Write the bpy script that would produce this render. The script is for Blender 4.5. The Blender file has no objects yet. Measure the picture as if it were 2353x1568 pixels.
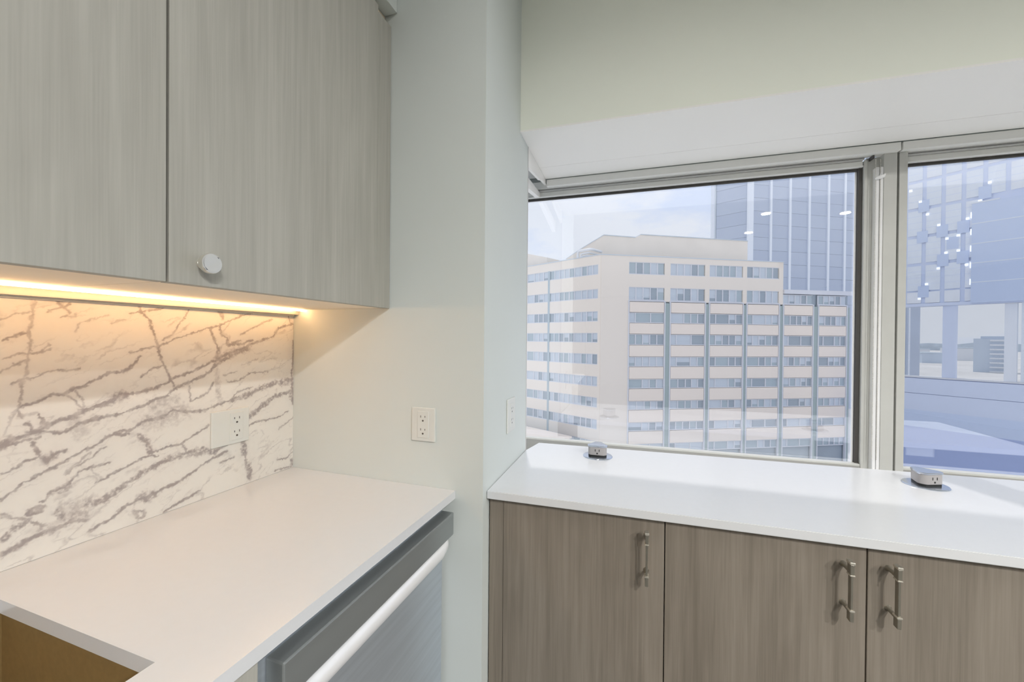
import bpy, bmesh, math, random
import numpy as np
from mathutils import Vector, Matrix
random.seed(4)
SC = bpy.context.scene
COL = SC.collection

# ------------------------------------------------------------------ camera
cam = bpy.data.cameras.new('camera')
cam.sensor_width = 36.0
cam.lens = 919.37 / 2353 * 36.0
cam.clip_start = 0.02
cam.clip_end = 5000
camo = bpy.data.objects.new('camera', cam)
COL.objects.link(camo)
camo.matrix_world = Matrix(((0.94703, -0.01027, 0.32097, 0.98104),
                            (0.32103, 0.00400, -0.94706, -0.89801),
                            (0.00845, 0.99994, 0.00709, 1.29482),
                            (0, 0, 0, 1)))
SC.camera = camo

# ------------------------------------------------------------------ world, sun, exposure
SKY = 1.29
w = bpy.data.worlds.new('sky')
SC.world = w
w.use_nodes = True
nt = w.node_tree
nt.nodes.clear()
def wn(t, **k):
    n = nt.nodes.new(t)
    for a, b in k.items():
        setattr(n, a, b)
    return n
tc = wn('ShaderNodeTexCoord')
mp = wn('ShaderNodeMapping')
mp.inputs['Scale'].default_value = (1, 1, 2.6)
nz = wn('ShaderNodeTexNoise')
nz.inputs['Scale'].default_value = 3.2
nz.inputs['Detail'].default_value = 6
nz.inputs['Roughness'].default_value = 0.55
cr = wn('ShaderNodeValToRGB')
cr.color_ramp.elements[0].position = 0.40
cr.color_ramp.elements[0].color = (0.62, 0.71, 0.89, 1)
cr.color_ramp.elements[1].position = 0.52
cr.color_ramp.elements[1].color = (0.755, 0.80, 0.875, 1)
bg = wn('ShaderNodeBackground')
bg.inputs['Strength'].default_value = SKY
ow = wn('ShaderNodeOutputWorld')
L = nt.links.new
L(tc.outputs['Generated'], mp.inputs['Vector'])
L(mp.outputs['Vector'], nz.inputs['Vector'])
L(nz.outputs['Fac'], cr.inputs['Fac'])
L(cr.outputs['Color'], bg.inputs['Color'])
L(bg.outputs['Background'], ow.inputs['Surface'])

sun = bpy.data.lights.new('sun', 'SUN')
sun.energy = 1.6
sun.angle = math.radians(2.0)
sun.color = (1.0, 0.95, 0.9)
suno = bpy.data.objects.new('sun', sun)
COL.objects.link(suno)
suno.rotation_euler = Vector((0.169, -0.460, -0.871)).to_track_quat('-Z', 'Y').to_euler()

SC.view_settings.view_transform = 'Standard'
SC.view_settings.look = 'None'
SC.view_settings.gamma = 1.0
SC.view_settings.use_curve_mapping = False
SC.view_settings.exposure = 0.0
SC.cycles.use_denoising = True
SC.cycles.max_bounces = 10
SC.cycles.diffuse_bounces = 5
SC.cycles.transparent_max_bounces = 16
SC.cycles.sample_clamp_indirect = 6

LAMP_W = 40.0      # mirrored ceiling downlights, plus added lamps deeper in the room
KITCHEN_FILL_W = 2.4    # added lamp over the kitchen corner, unseen
LED_E = 34.0        # under-cabinet strip

# ------------------------------------------------------------------ helpers
ORG = {}
def obj(name, bm, m, parent=None, **props):
    me = bpy.data.meshes.new(name)
    if parent is not None:
        bmesh.ops.translate(bm, verts=bm.verts, vec=-ORG[parent.name])
    bm.normal_update()
    bm.to_mesh(me)
    bm.free()
    if m is not None:
        me.materials.append(m)
    o = bpy.data.objects.new(name, me)
    COL.objects.link(o)
    if parent is not None:
        o.parent = parent
        ORG[o.name] = ORG[parent.name].copy()
    else:
        ORG[o.name] = Vector((0, 0, 0))
    for k, v in props.items():
        o[k] = v
    return o
def thing(name, label, cat, loc, group=None):
    o = bpy.data.objects.new(name, None)
    o.empty_display_size = 0.05
    COL.objects.link(o)
    o.location = loc
    ORG[o.name] = Vector(loc)
    o['label'] = label
    o['category'] = cat
    if group:
        o['group'] = group
    return o
def struct(name, bm, m, parent=None):
    o = obj(name, bm, m, parent)
    if parent is None:
        o['kind'] = 'structure'
    return o
ID = lambda p: Vector(p)
def box(bm, lo, hi, f=ID, bev=0.0, seg=2):
    b = bmesh.new()
    vs = [b.verts.new((x, y, z)) for x in (lo[0], hi[0]) for y in (lo[1], hi[1]) for z in (lo[2], hi[2])]
    for q in ((0, 1, 3, 2), (4, 6, 7, 5), (0, 4, 5, 1), (2, 3, 7, 6), (0, 2, 6, 4), (1, 5, 7, 3)):
        b.faces.new([vs[i] for i in q])
    if bev > 0:
        bmesh.ops.bevel(b, geom=b.edges[:], offset=bev, segments=seg, affect='EDGES', profile=0.5)
    merge(bm, b, f)
def merge(bm, b, f=ID):
    mp_ = {}
    for v in b.verts:
        mp_[v] = bm.verts.new(f(v.co))
    for fc in b.faces:
        try:
            bm.faces.new([mp_[v] for v in fc.verts])
        except ValueError:
            pass
    b.free()
    bmesh.ops.recalc_face_normals(bm, faces=bm.faces[:])
def prism(bm, pts, d0, d1, f):
    """outline pts (a,b) extruded along the third axis d0..d1; f(a,d,b) gives the place"""
    A = [bm.verts.new(f((a, d0, c))) for a, c in pts]
    B = [bm.verts.new(f((a, d1, c))) for a, c in pts]
    bm.faces.new(A)
    bm.faces.new(list(reversed(B)))
    n = len(pts)
    for i in range(n):
        j = (i + 1) % n
        bm.faces.new([A[j], A[i], B[i], B[j]])
    bmesh.ops.recalc_face_normals(bm, faces=bm.faces[:])
def tube(bm, pts, r, n=12, cap=True, rs=None):
    pts = [Vector(p) for p in pts]
    rings = []
    for i, p in enumerate(pts):
        t = (pts[min(i + 1, len(pts) - 1)] - pts[max(i - 1, 0)]).normalized()
        a = t.orthogonal().normalized() if i == 0 else (rings_a - t * rings_a.dot(t)).normalized()
        rings_a = a
        b = t.cross(a)
        rr = rs[i] if rs else r
        rings.append([bm.verts.new(p + (a * math.cos(k * 2 * math.pi / n) + b * math.sin(k * 2 * math.pi / n)) * rr) for k in range(n)])
    for i in range(len(rings) - 1):
        for k in range(n):
            bm.faces.new([rings[i][k], rings[i][(k + 1) % n], rings[i + 1][(k + 1) % n], rings[i + 1][k]])
    if cap:
        bm.faces.new(list(reversed(rings[0])))
        bm.faces.new(rings[-1])
    bmesh.ops.recalc_face_normals(bm, faces=bm.faces[:])
def smooth(o, ang=40):
    me = o.data
    me.polygons.foreach_set('use_smooth', [True] * len(me.polygons))
    try:
        me.set_sharp_from_angle(angle=math.radians(ang))
    except Exception:
        pass
    return o
def B(lo, hi, f=ID, bev=0.0):
    b = bmesh.new()
    box(b, lo, hi, f, bev)
    return b

# window-wall frame: u along the windows, v outwards, z up (turned 2 degrees from the kitchen)
SK = 0.0359
XC = 0.6052
cs, sn = math.cos(SK), math.sin(SK)
def W(p):
    return Vector((XC + p[0] * cs - p[1] * sn, p[0] * sn + p[1] * cs, p[2]))

# ------------------------------------------------------------------ materials
def mat(name, col, rough=0.5, metal=0.0, spec=0.5, noise=0.0, nscale=8.0, stretch=(1, 1, 1), bump=0.0, emit=None, es=1.0, coat=0.0, col2=None, detail=4):
    m = bpy.data.materials.new(name)
    m.use_nodes = True
    t = m.node_tree
    p = t.nodes['Principled BSDF']
    p.inputs['Base Color'].default_value = (*col, 1)
    p.inputs['Roughness'].default_value = rough
    p.inputs['Metallic'].default_value = metal
    p.inputs['Specular IOR Level'].default_value = spec
    p.inputs['Coat Weight'].default_value = coat
    if emit:
        p.inputs['Emission Color'].default_value = (*emit, 1)
        p.inputs['Emission Strength'].default_value = es
    if noise > 0 or col2 or bump:
        c = t.nodes.new('ShaderNodeTexCoord')
        mpn = t.nodes.new('ShaderNodeMapping')
        mpn.inputs['Scale'].default_value = stretch
        n = t.nodes.new('ShaderNodeTexNoise')
        n.inputs['Scale'].default_value = nscale
        n.inputs['Detail'].default_value = detail
        t.links.new(c.outputs['Object'], mpn.inputs['Vector'])
        t.links.new(mpn.outputs['Vector'], n.inputs['Vector'])
        if noise > 0 or col2:
            r = t.nodes.new('ShaderNodeValToRGB')
            r.color_ramp.elements[0].position = 0.3
            r.color_ramp.elements[1].position = 0.7
            c2 = col2 if col2 else tuple(x * (1 + noise) for x in col)
            c1 = col if col2 else tuple(x * (1 - noise) for x in col)
            r.color_ramp.elements[0].color = (*c1, 1)
            r.color_ramp.elements[1].color = (*c2, 1)
            t.links.new(n.outputs['Fac'], r.inputs['Fac'])
            t.links.new(r.outputs['Color'], p.inputs['Base Color'])
        if bump:
            bn = t.nodes.new('ShaderNodeBump')
            bn.inputs['Strength'].default_value = bump
            bn.inputs['Distance'].default_value = 0.002
            t.links.new(n.outputs['Fac'], bn.inputs['Height'])
            t.links.new(bn.outputs['Normal'], p.inputs['Normal'])
    return m
def wood(name, dark, light, seed):
    m = bpy.data.materials.new(name)
    m.use_nodes = True
    t = m.node_tree
    p = t.nodes['Principled BSDF']
    p.inputs['Roughness'].default_value = 0.55
    p.inputs['Specular IOR Level'].default_value = 0.35
    c = t.nodes.new('ShaderNodeTexCoord')
    def layer(sc, stretch, det, dist=0.0):
        mpn = t.nodes.new('ShaderNodeMapping')
        mpn.inputs['Scale'].default_value = stretch
        mpn.inputs['Location'].default_value = (seed, seed * 2.1, seed * 0.7)
        n = t.nodes.new('ShaderNodeTexNoise')
        n.inputs['Scale'].default_value = sc
        n.inputs['Detail'].default_value = det
        n.inputs['Distortion'].default_value = dist
        t.links.new(c.outputs['Object'], mpn.inputs['Vector'])
        t.links.new(mpn.outputs['Vector'], n.inputs['Vector'])
        return n.outputs['Fac']
    a = layer(110, (1, 1, 0.025), 3)
    b = layer(16, (1, 1, 0.09), 5, 1.2)
    d = layer(420, (1, 1, 0.02), 2)
    def math_(op, x, y):
        n = t.nodes.new('ShaderNodeMath')
        n.operation = op
        for i, q in enumerate((x, y)):
            if isinstance(q, (int, float)):
                n.inputs[i].default_value = q
            else:
                t.links.new(q, n.inputs[i])
        return n.outputs[0]
    s = math_('ADD', math_('MULTIPLY', a, 0.35), math_('ADD', math_('MULTIPLY', b, 0.45), math_('MULTIPLY', d, 0.2)))
    r = t.nodes.new('ShaderNodeValToRGB')
    r.color_ramp.elements[0].position = 0.36
    r.color_ramp.elements[1].position = 0.62
    r.color_ramp.elements[0].color = (*dark, 1)
    r.color_ramp.elements[1].color = (*light, 1)
    t.links.new(s, r.inputs['Fac'])
    t.links.new(r.outputs['Color'], p.inputs['Base Color'])
    return m
def glass(name, refl, tint, rough=0.0):
    """coated glazing: part mirror, part clear"""
    m = bpy.data.materials.new(name)
    m.use_nodes = True
    t = m.node_tree
    t.nodes.clear()
    o = t.nodes.new('ShaderNodeOutputMaterial')
    mx = t.nodes.new('ShaderNodeMixShader')
    tr = t.nodes.new('ShaderNodeBsdfTransparent')
    tr.inputs['Color'].default_value = (*tint, 1)
    g = t.nodes.new('ShaderNodeBsdfGlossy')
    g.inputs['Roughness'].default_value = rough
    g.inputs['Color'].default_value = (0.97, 0.98, 1.0, 1)
    mx.inputs['Fac'].default_value = refl
    t.links.new(tr.outputs[0], mx.inputs[1])
    t.links.new(g.outputs[0], mx.inputs[2])
    t.links.new(mx.outputs[0], o.inputs['Surface'])
    return m
M = {}
M['wall'] = mat('painted_wall', (0.67, 0.71, 0.695), 0.7, spec=0.2, noise=0.012, nscale=3)
M['ceiling'] = mat('ceiling_paint', (0.78, 0.78, 0.75), 0.8, spec=0.2, noise=0.01)
M['fascia'] = mat('fascia_paint', (0.92, 0.945, 0.86), 0.75, spec=0.2, noise=0.012, nscale=2)
M['soffit'] = mat('soffit_panel', (0.96, 0.95, 0.92), 0.5, spec=0.3, noise=0.01, nscale=2)
M['floor'] = mat('floor_vinyl', (0.16, 0.155, 0.145), 0.45, noise=0.15, nscale=5, stretch=(1, 8, 1))
M['quartz'] = mat('quartz', (0.725, 0.735, 0.755), 0.2, spec=0.5, noise=0.006, nscale=60)
M['wood_lit'] = wood('grey_laminate_lit', (0.375, 0.365, 0.325), (0.475, 0.465, 0.42), 1.3)  # shared laminate; lighter copy stands in for stronger light
M['wood_shaded'] = wood('grey_laminate_shaded', (0.19, 0.162, 0.130), (0.285, 0.247, 0.205), 4.7)  # same laminate, with the shade on the low fronts put into the colour
M['melamine'] = mat('melamine', (0.95, 0.83, 0.67), 0.5, noise=0.02)  # peach of the LED glow is mixed into the colour
M['back'] = mat('dark_back_board', (0.07, 0.07, 0.085), 0.7, noise=0.05)
M['gap'] = mat('dark_gap', (0.03, 0.03, 0.03), 0.8)
M['nickel'] = mat('satin_nickel', (0.74, 0.70, 0.62), 0.28, metal=0.8, noise=0.03, nscale=40)
M['bar'] = mat('dark_nickel_bar', (0.36, 0.34, 0.29), 0.35, metal=0.85, noise=0.04, nscale=40)
M['knob'] = mat('brushed_knob', (0.80, 0.78, 0.72), 0.35, metal=0.85, noise=0.03, nscale=40)
M['plastic'] = mat('white_plastic', (0.72, 0.73, 0.70), 0.35, noise=0.01)
M['ink'] = mat('socket_slot_black', (0.015, 0.015, 0.015), 0.6)
M['slot'] = mat('slot_dark', (0.09, 0.08, 0.07), 0.6)
M['frame'] = mat('frame_paint', (0.61, 0.61, 0.575), 0.4, noise=0.02, nscale=20)
M['frame_bright'] = mat('frame_paint_brightened', (0.93, 0.93, 0.90), 0.4, noise=0.01, nscale=20)  # frame paint made brighter, standing in for light the fascia blocks
M['frame_grey'] = mat('frame_recess_paint', (0.60, 0.60, 0.59), 0.5, noise=0.04, nscale=30)
M['track'] = mat('white_track', (0.96, 0.96, 0.96), 0.4, noise=0.01)
M['gasket'] = mat('rubber_gasket', (0.07, 0.065, 0.06), 0.6, noise=0.1)
M['steel'] = mat('brushed_steel', (0.34, 0.365, 0.37), 0.36, metal=0.6, noise=0.05, nscale=30, stretch=(1, 0.03, 1))
M['steel_door'] = mat('brushed_steel_door', (0.52, 0.57, 0.63), 0.42, metal=0.6, noise=0.06, nscale=90, stretch=(1, 0.04, 1))
M['steel_bar'] = mat('bar_painted_sheen', (0.93, 0.93, 0.95), 0.3, metal=0.25, noise=0.02, nscale=30)  # bright window reflection put into the pale colour
M['sink'] = mat('sink_warm_tint', (0.25, 0.165, 0.065), 0.5, noise=0.08, nscale=120)  # brown stands in for warm light reflected in the basin
M['alu'] = mat('aluminium_channel', (0.40, 0.39, 0.37), 0.35, metal=0.5, noise=0.03)
M['chrome'] = mat('chrome_flange', (0.58, 0.63, 0.72), 0.18, metal=0.9, noise=0.02, nscale=30)  # blue of the sky's reflection tinted into the metal
M['popup'] = mat('popup_body', (0.42, 0.40, 0.40), 0.4, noise=0.02, nscale=30)
M['chain'] = mat('chain_plastic', (0.68, 0.66, 0.60), 0.4, noise=0.03)
M['led'] = mat('led_strip', (1, 0.9, 0.75), 0.5, emit=(1.0, 0.57, 0.25), es=LED_E)
M['lamp'] = mat('downlight_lens', (1, 0.95, 0.9), 0.5, emit=(1.0, 0.86, 0.66), es=14.0)
M['glass_l'] = glass('clear_coated_glass', 0.15, (0.99, 0.99, 1.0))
M['glass_r'] = glass('mirror_film_glass', 0.26, (0.98, 0.985, 1.0))
M['beige'] = mat('beige_brick', (0.95, 0.865, 0.765), 0.85, spec=0.1, noise=0.035, nscale=0.25)
M['spandrel'] = mat('pink_beige_panel', (0.97, 0.865, 0.765), 0.8, spec=0.1, noise=0.03, nscale=0.4)
M['w_frame'] = mat('white_window_frame', (0.78, 0.79, 0.83), 0.5, noise=0.02, nscale=1)
M['pane_a'] = mat('far_pane_blue', (0.48, 0.56, 0.60), 0.25, noise=0.05, nscale=0.5)
M['pane_b'] = mat('far_pane_grey', (0.40, 0.46, 0.51), 0.25, noise=0.05, nscale=0.5)
M['pane_c'] = mat('far_pane_blind', (0.64, 0.70, 0.76), 0.4, noise=0.04, nscale=0.5)
M['fin'] = mat('teal_fin', (0.42, 0.50, 0.49), 0.4, noise=0.04, nscale=0.4)
M['duct'] = mat('white_duct', (0.9, 0.9, 0.9), 0.4, noise=0.02)
M['tower_a'] = mat('tower_glass', (0.52, 0.58, 0.70), 0.25, noise=0.04, nscale=0.1)
M['tower_b'] = mat('tower_glass_pale', (0.54, 0.60, 0.715), 0.25, noise=0.04, nscale=0.1)
M['rib'] = mat('white_rib', (0.88, 0.92, 0.98), 0.5, noise=0.01)
M['gt_a'] = mat('office_glass', (0.88, 0.93, 1.0), 0.3, noise=0.05, nscale=0.6)
M['gt_b'] = mat('office_glass_pale', (0.92, 0.95, 1.0), 0.3, noise=0.06, nscale=0.6)
M['gt_pier'] = mat('office_pier', (0.76, 0.83, 1.0), 0.4, noise=0.03, nscale=0.6)
M['gt_dark'] = mat('office_dark_panel', (0.66, 0.76, 0.97), 0.35, noise=0.04, nscale=0.6)
M['fac_speck'] = mat('facade_speck', (0.9, 0.92, 0.95), 0.4, emit=(0.95, 0.97, 1.0), es=0.95)  # pale emissive material for small bright marks
M['gt_wall'] = mat('office_base', (0.44, 0.53, 0.82), 0.5, noise=0.06, nscale=0.4)
M['street'] = mat('street', (0.74, 0.73, 0.71), 0.9, noise=0.12, nscale=0.03)
M['far'] = mat('far_city', (0.62, 0.69, 0.78), 0.9, noise=0.08, nscale=0.05)  # distance haze put into the colour of the far blocks
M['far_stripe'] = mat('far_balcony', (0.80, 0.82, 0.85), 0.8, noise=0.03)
M['tree'] = mat('far_trees', (0.60, 0.67, 0.74), 0.95, noise=0.15, nscale=0.05)  # ridge colour paled to carry the distance haze
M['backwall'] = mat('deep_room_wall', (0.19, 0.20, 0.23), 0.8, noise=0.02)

# ------------------------------------------------------------------ setting
H = 0.914
ZC = 2.5
struct('floor', B((-0.2, -9.6, -0.12), (9.4, 1.3, 0.0)), M['floor'])
bm = bmesh.new()
prism(bm, [(-0.2, -9.6), (9.4, -9.6), (9.4, 1.05), (-0.2, 0.72)], ZC, ZC + 0.12, lambda p: Vector((p[0], p[2], p[1])))
struct('ceiling', bm, M['ceiling'])
struct('wall_left', B((-0.16, -9.5, 0), (0.0, 0.75, ZC)), M['wall'])
bm = bmesh.new()
a, b = W((0, 0.405, 0)), W((-0.6, 0.405, 0))
prism(bm, [(0.001, 0.0), (XC, 0.0), (a.x, a.y), (0.001, b.y)], 0.0, ZC, lambda p: Vector((p[0], p[2], p[1])))
struct('wall_north', bm, M['wall'])
struct('wall_window', B((0.0, 0.31, 1.950), (7.6, 0.70, ZC), W), M['fascia'])
struct('wall_window_end', B((-0.6, 0.407, 1.955), (-0.002, 0.70, ZC), W), M['frame_grey'])
struct('wall_window_base', B((-0.6, 0.735, 0.0), (7.6, 0.82, 0.82), W), M['wall'])
struct('wall_window_head', B((-0.6, 0.757, 1.935), (7.6, 0.775, ZC + 0.1), W), M['wall'])
# alcove soffit: two panels with an open joint
struct('trim_1', B((0.0, 0.3085, 1.9445), (7.6, 0.5815, 1.950), W), M['soffit'])
struct('trim_2', B((0.0, 0.5825, 1.9445), (7.6, 0.694, 1.950), W), M['soffit'])
bm = bmesh.new()
prism(bm, [(0.4085, 1.878), (0.4085, 1.9495), (0.694, 1.9495), (0.694, 1.9445), (0.728, 1.9385), (0.733, 1.9270), (0.712, 1.9290), (0.635, 1.9180), (0.600, 1.9060)], -0.010, -0.0005, lambda p: W((p[1], p[0], p[2])))
struct('trim_3', bm, M['soffit'])
bm = bmesh.new()
prism(bm, [(0.412, 1.836), (0.412, 1.886), (0.738, 1.9065), (0.738, 1.886)], -0.050, -0.032, lambda p: W((p[1], p[0], p[2])))
struct('trim_6', bm, M['soffit'])
# corner bead at the free end of the return wall
struct('trim_4', B((-0.004, 0.4045, 0.5), (0.001, 0.411, 1.945), W), M['frame_grey'])
# dropped bulkhead above the upper cabinets
struct('wall_bulkhead', B((0.0, -3.2, 2.142), (0.352, -0.001, ZC)), M['wall'])
# far sides of the room
P0 = Vector((6.0, -6.57, 0)); DD = Vector((0.405, 0.914, 0)).normalized(); NN = Vector((DD.y, -DD.x, 0))
def RW(p):
    return P0 + DD * p[0] + NN * p[1] + Vector((0, 0, p[2]))
bm = bmesh.new()
box(bm, (-3.1, 0, 0), (4.1, 0.2, ZC), RW)
struct('wall_right_far', bm, M['backwall'])
struct('wall_right', B((7.62, -3.0, 0), (7.8, 1.2, ZC)), M['wall'])
struct('wall_back', B((0, -9.5, 0), (4.95, -9.31, ZC)), M['backwall'])

# ------------------------------------------------------------------ windows
M['rail_grey'] = mat('sill_gasket_grey', (0.36, 0.355, 0.335), 0.6, noise=0.04)
V0 = 0.755
def window_unit(n, u0, u1, g0, g1, gm, rail0):
    win = obj('window_%d' % n, B((u0, 0.716, 1.9155), (u1, 0.735, 1.9435), W, 0.001), M['frame_bright'])
    win['kind'] = 'structure'
    def p(name, lo, hi, m, bev=0.0008):
        return obj(name, B(lo, hi, W, bev), m, win)
    p('head_rail', (rail0, 0.696, 1.9165), (u1, 0.716, 1.9425), M['frame_bright'], 0.001)
    p('head_recess', (u0 + 0.001, 0.7225, 1.9065), (g1, 0.745, 1.9155), M['frame_grey'])
    p('head_line', (u0 + 0.002, 0.7215, 1.9105), (g1, 0.7235, 1.9115), M['gasket'], 0)
    p('sash_rail', (u0 + 0.001, 0.732, 1.8885), (g1, 0.752, 1.9065), M['frame_bright'], 0.002)
    p('sash_lip', (u0 + 0.001, 0.727, 1.8855), (g1, 0.752, 1.8890), M['frame_bright'], 0.001)
    p('top_gasket', (g0, 0.742, 1.8765), (g1, 0.752, 1.8855), M['gasket'], 0.001)
    p('pane', (u0 + 0.001, 0.753, 0.83), (g1 + 0.012, 0.757, 1.8955), gm, 0)
    p('sill_rail', (u0, 0.7245, 0.8700), (g1, 0.75, 0.8770), M['frame'], 0.001)
    p('sill_gasket', (u0, 0.7240, 0.80), (g1, 0.752, 0.8700), M['rail_grey'], 0.0008)
    return win, p
win1, p1 = window_unit(1, -0.6, 1.174, -0.6, 1.088, M['glass_l'], 0.004)
p1('jamb_gasket', (1.079, 0.738, 0.84), (1.0905, 0.752, 1.885), M['gasket'])
p1('glazing_strip', (1.0735, 0.749, 0.84), (1.0785, 0.7525, 1.876), M['track'], 0)
p1('jamb_bead', (1.0905, 0.728, 0.84), (1.0995, 0.752, 1.9065), M['frame'], 0.002)
p1('jamb_recess', (1.0995, 0.737, 0.84), (1.1375, 0.752, 1.9155), M['frame'])
p1('blind_track', (1.1175, 0.7155, 0.84), (1.1265, 0.75, 1.875), M['track'], 0.0015)
p1('blind_track', (1.1285, 0.7155, 0.84), (1.1375, 0.75, 1.875), M['track'], 0.0015)
p1('head_block', (1.106, 0.712, 1.9035), (1.111, 0.74, 1.9145), M['gasket'])
p1('jamb', (1.1375, 0.7135, 0.84), (1.1735, 0.76, 1.9435), M['frame'], 0.001)
p1('mullion_groove', (1.1735, 0.735, 0.84), (1.1795, 0.76, 1.9435), M['frame_grey'], 0)
win2, p2 = window_unit(2, 1.1795, 2.35, 1.2015, 2.30, M['glass_r'], 1.1795)
p2('jamb', (1.1795, 0.7135, 0.84), (1.2015, 0.76, 1.9160), M['frame'], 0.001)
p2('jamb', (2.30, 0.7135, 0.84), (2.35, 0.76, 1.9160), M['frame'], 0.001)
for n, u0 in ((3, 2.352), (4, 4.95)):
    wn_, pn = window_unit(n, u0, u0 + 2.59, u0 + 0.03, u0 + 2.54, M['glass_r'], u0)
    pn('jamb', (u0, 0.7135, 0.84), (u0 + 0.03, 0.76, 1.9160), M['frame'], 0.001)
    pn('jamb', (u0 + 2.54, 0.7135, 0.84), (u0 + 2.59, 0.76, 1.9160), M['frame'], 0.001)
# low ledge between worktop and glass
struct('trim_5', B((-0.6, 0.40, 0.80), (7.6, 0.735, 0.822), W, 0.001), M['track'])

# ------------------------------------------------------------------ window-side worktop and cabinets
bm = bmesh.new()
prism(bm, [(0.0015, 0.0235), (1.74, 0.0225), (1.74, 0.553), (0.022, 0.515), (0.0015, 0.408)], 0.8945, H, lambda p: W((p[0], p[2], p[1])))
bmesh.ops.bevel(bm, geom=[e for e in bm.edges], offset=0.0012, segments=2, affect='EDGES')
wt = obj('worktop', bm, M['quartz'])
wt['label'] = 'long white quartz worktop under the windows, on the low cabinets'
wt['category'] = 'worktop'
def bar_handle(parent, u, z0, z1, vdoor):
    """bar pull: slim bar, two collared ends, two posts (one mesh with collars as sub-parts)"""
    vb = vdoor - 0.030
    hd = obj('handle', B((u - 0.0021, vb - 0.0055, z0), (u + 0.0021, vb + 0.0055, z1), W, 0.0008), M['bar'], parent)
    for zc in (z0 + 0.0165, z1 - 0.020):
        b = bmesh.new()
        tube(b, [W((u, vdoor, zc)), W((u, vdoor - 0.004, zc)), W((u, vb, zc))], 0.004, 12, rs=[0.0065, 0.0038, 0.0038])
        smooth(obj('post', b, M['bar'], hd))
    for za, zb, ru, rv, mm in ((z1 - 0.004, z1 + 0.001, 0.0046, 0.0078, 'nickel'), (z1 - 0.0265, z1 - 0.0235, 0.0044, 0.0076, 'nickel'), (z0 + 0.0185, z0 + 0.0220, 0.0046, 0.0078, 'nickel'),
                           (z1 - 0.0235, z1 - 0.004, 0.0034, 0.0066, 'bar'), (z0 - 0.001, z0 + 0.0185, 0.0034, 0.0066, 'bar')):
        obj('collar', B((u - ru, vb - rv, za), (u + ru, vb + rv, zb), W, 0.001), M[mm], hd)
    return hd
VD = 0.040
def base_cabinet(u0, u1, doors, label, filler=None):
    t = thing('base_cabinet', label, 'cabinet', W(((u0 + u1) / 2, 0.3, 0)), 'low cabinets under the windows')
    obj('body', B((u0 + 0.0008, VD + 0.021, 0.09), (u1 - 0.0008, 0.50, 0.8935), W), M['back'], t)
    obj('plinth', B((u0 + 0.001, VD + 0.07, 0.0), (u1 - 0.001, 0.44, 0.09), W), M['wood_shaded'], t)
    if filler:
        obj('filler_strip', B((filler[0], VD + 0.002, 0.095), (filler[1], VD + 0.021, 0.8915), W, 0.0006), M['wood_shaded'], t)
    for d0, d1, hu in doors:
        d = obj('door', B((d0, VD, 0.095), (d1, VD + 0.0195, 0.8905), W, 0.0008), M['wood_shaded'], t)
        if hu:
            bar_handle(d, hu[0], hu[1], hu[2], VD)
    return t
base_cabinet(0.003, 0.4185, [(0.0405, 0.4175, (0.3795, 0.757, 0.8725))], 'grey wood base cabinet with one door, in the corner by the white return wall', (0.003, 0.0395))
base_cabinet(0.4185, 1.1765, [(0.4195, 0.7895, (0.7510, 0.7585, 0.8715)), (0.7920, 1.1755, (0.8245, 0.7605, 0.8745))], 'grey wood double-door base cabinet with two bar handles side by side')
base_cabinet(1.1765, 1.736, [(1.1775, 1.735, (1.215, 0.760, 0.874))], 'grey wood base cabinet at the far end of the window worktop')
o = obj('service_panel', B((0.10, 0.5005, 0.824), (1.06, 0.5085, 0.893), W, 0.001), M['plastic'])
o['label'] = 'white back panel under the rear edge of the window worktop'
o['category'] = 'panel'
o = obj('cover_plate', B((1.362, 0.5005, 0.856), (1.447, 0.5065, 0.8935), W, 0.001), M['plastic'])
o['label'] = 'small white cover plate on the dark cabinet back, mirrored in the window by the mullion'
o['category'] = 'plate'
def rounded_tri(r, n=8, a0=0.0, k=0.48):
    pts = []
    for i in range(3):
        c = a0 + i * 2 * math.pi / 3
        for j in range(n):
            t = c - math.radians(38) + math.radians(76) * j / (n - 1)
            cx, cy = math.cos(c) * r * k, math.sin(c) * r * k
            pts.append((cx + math.cos(t) * r * (1 - k), cy + math.sin(t) * r * (1 - k)))
    return pts
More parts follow.
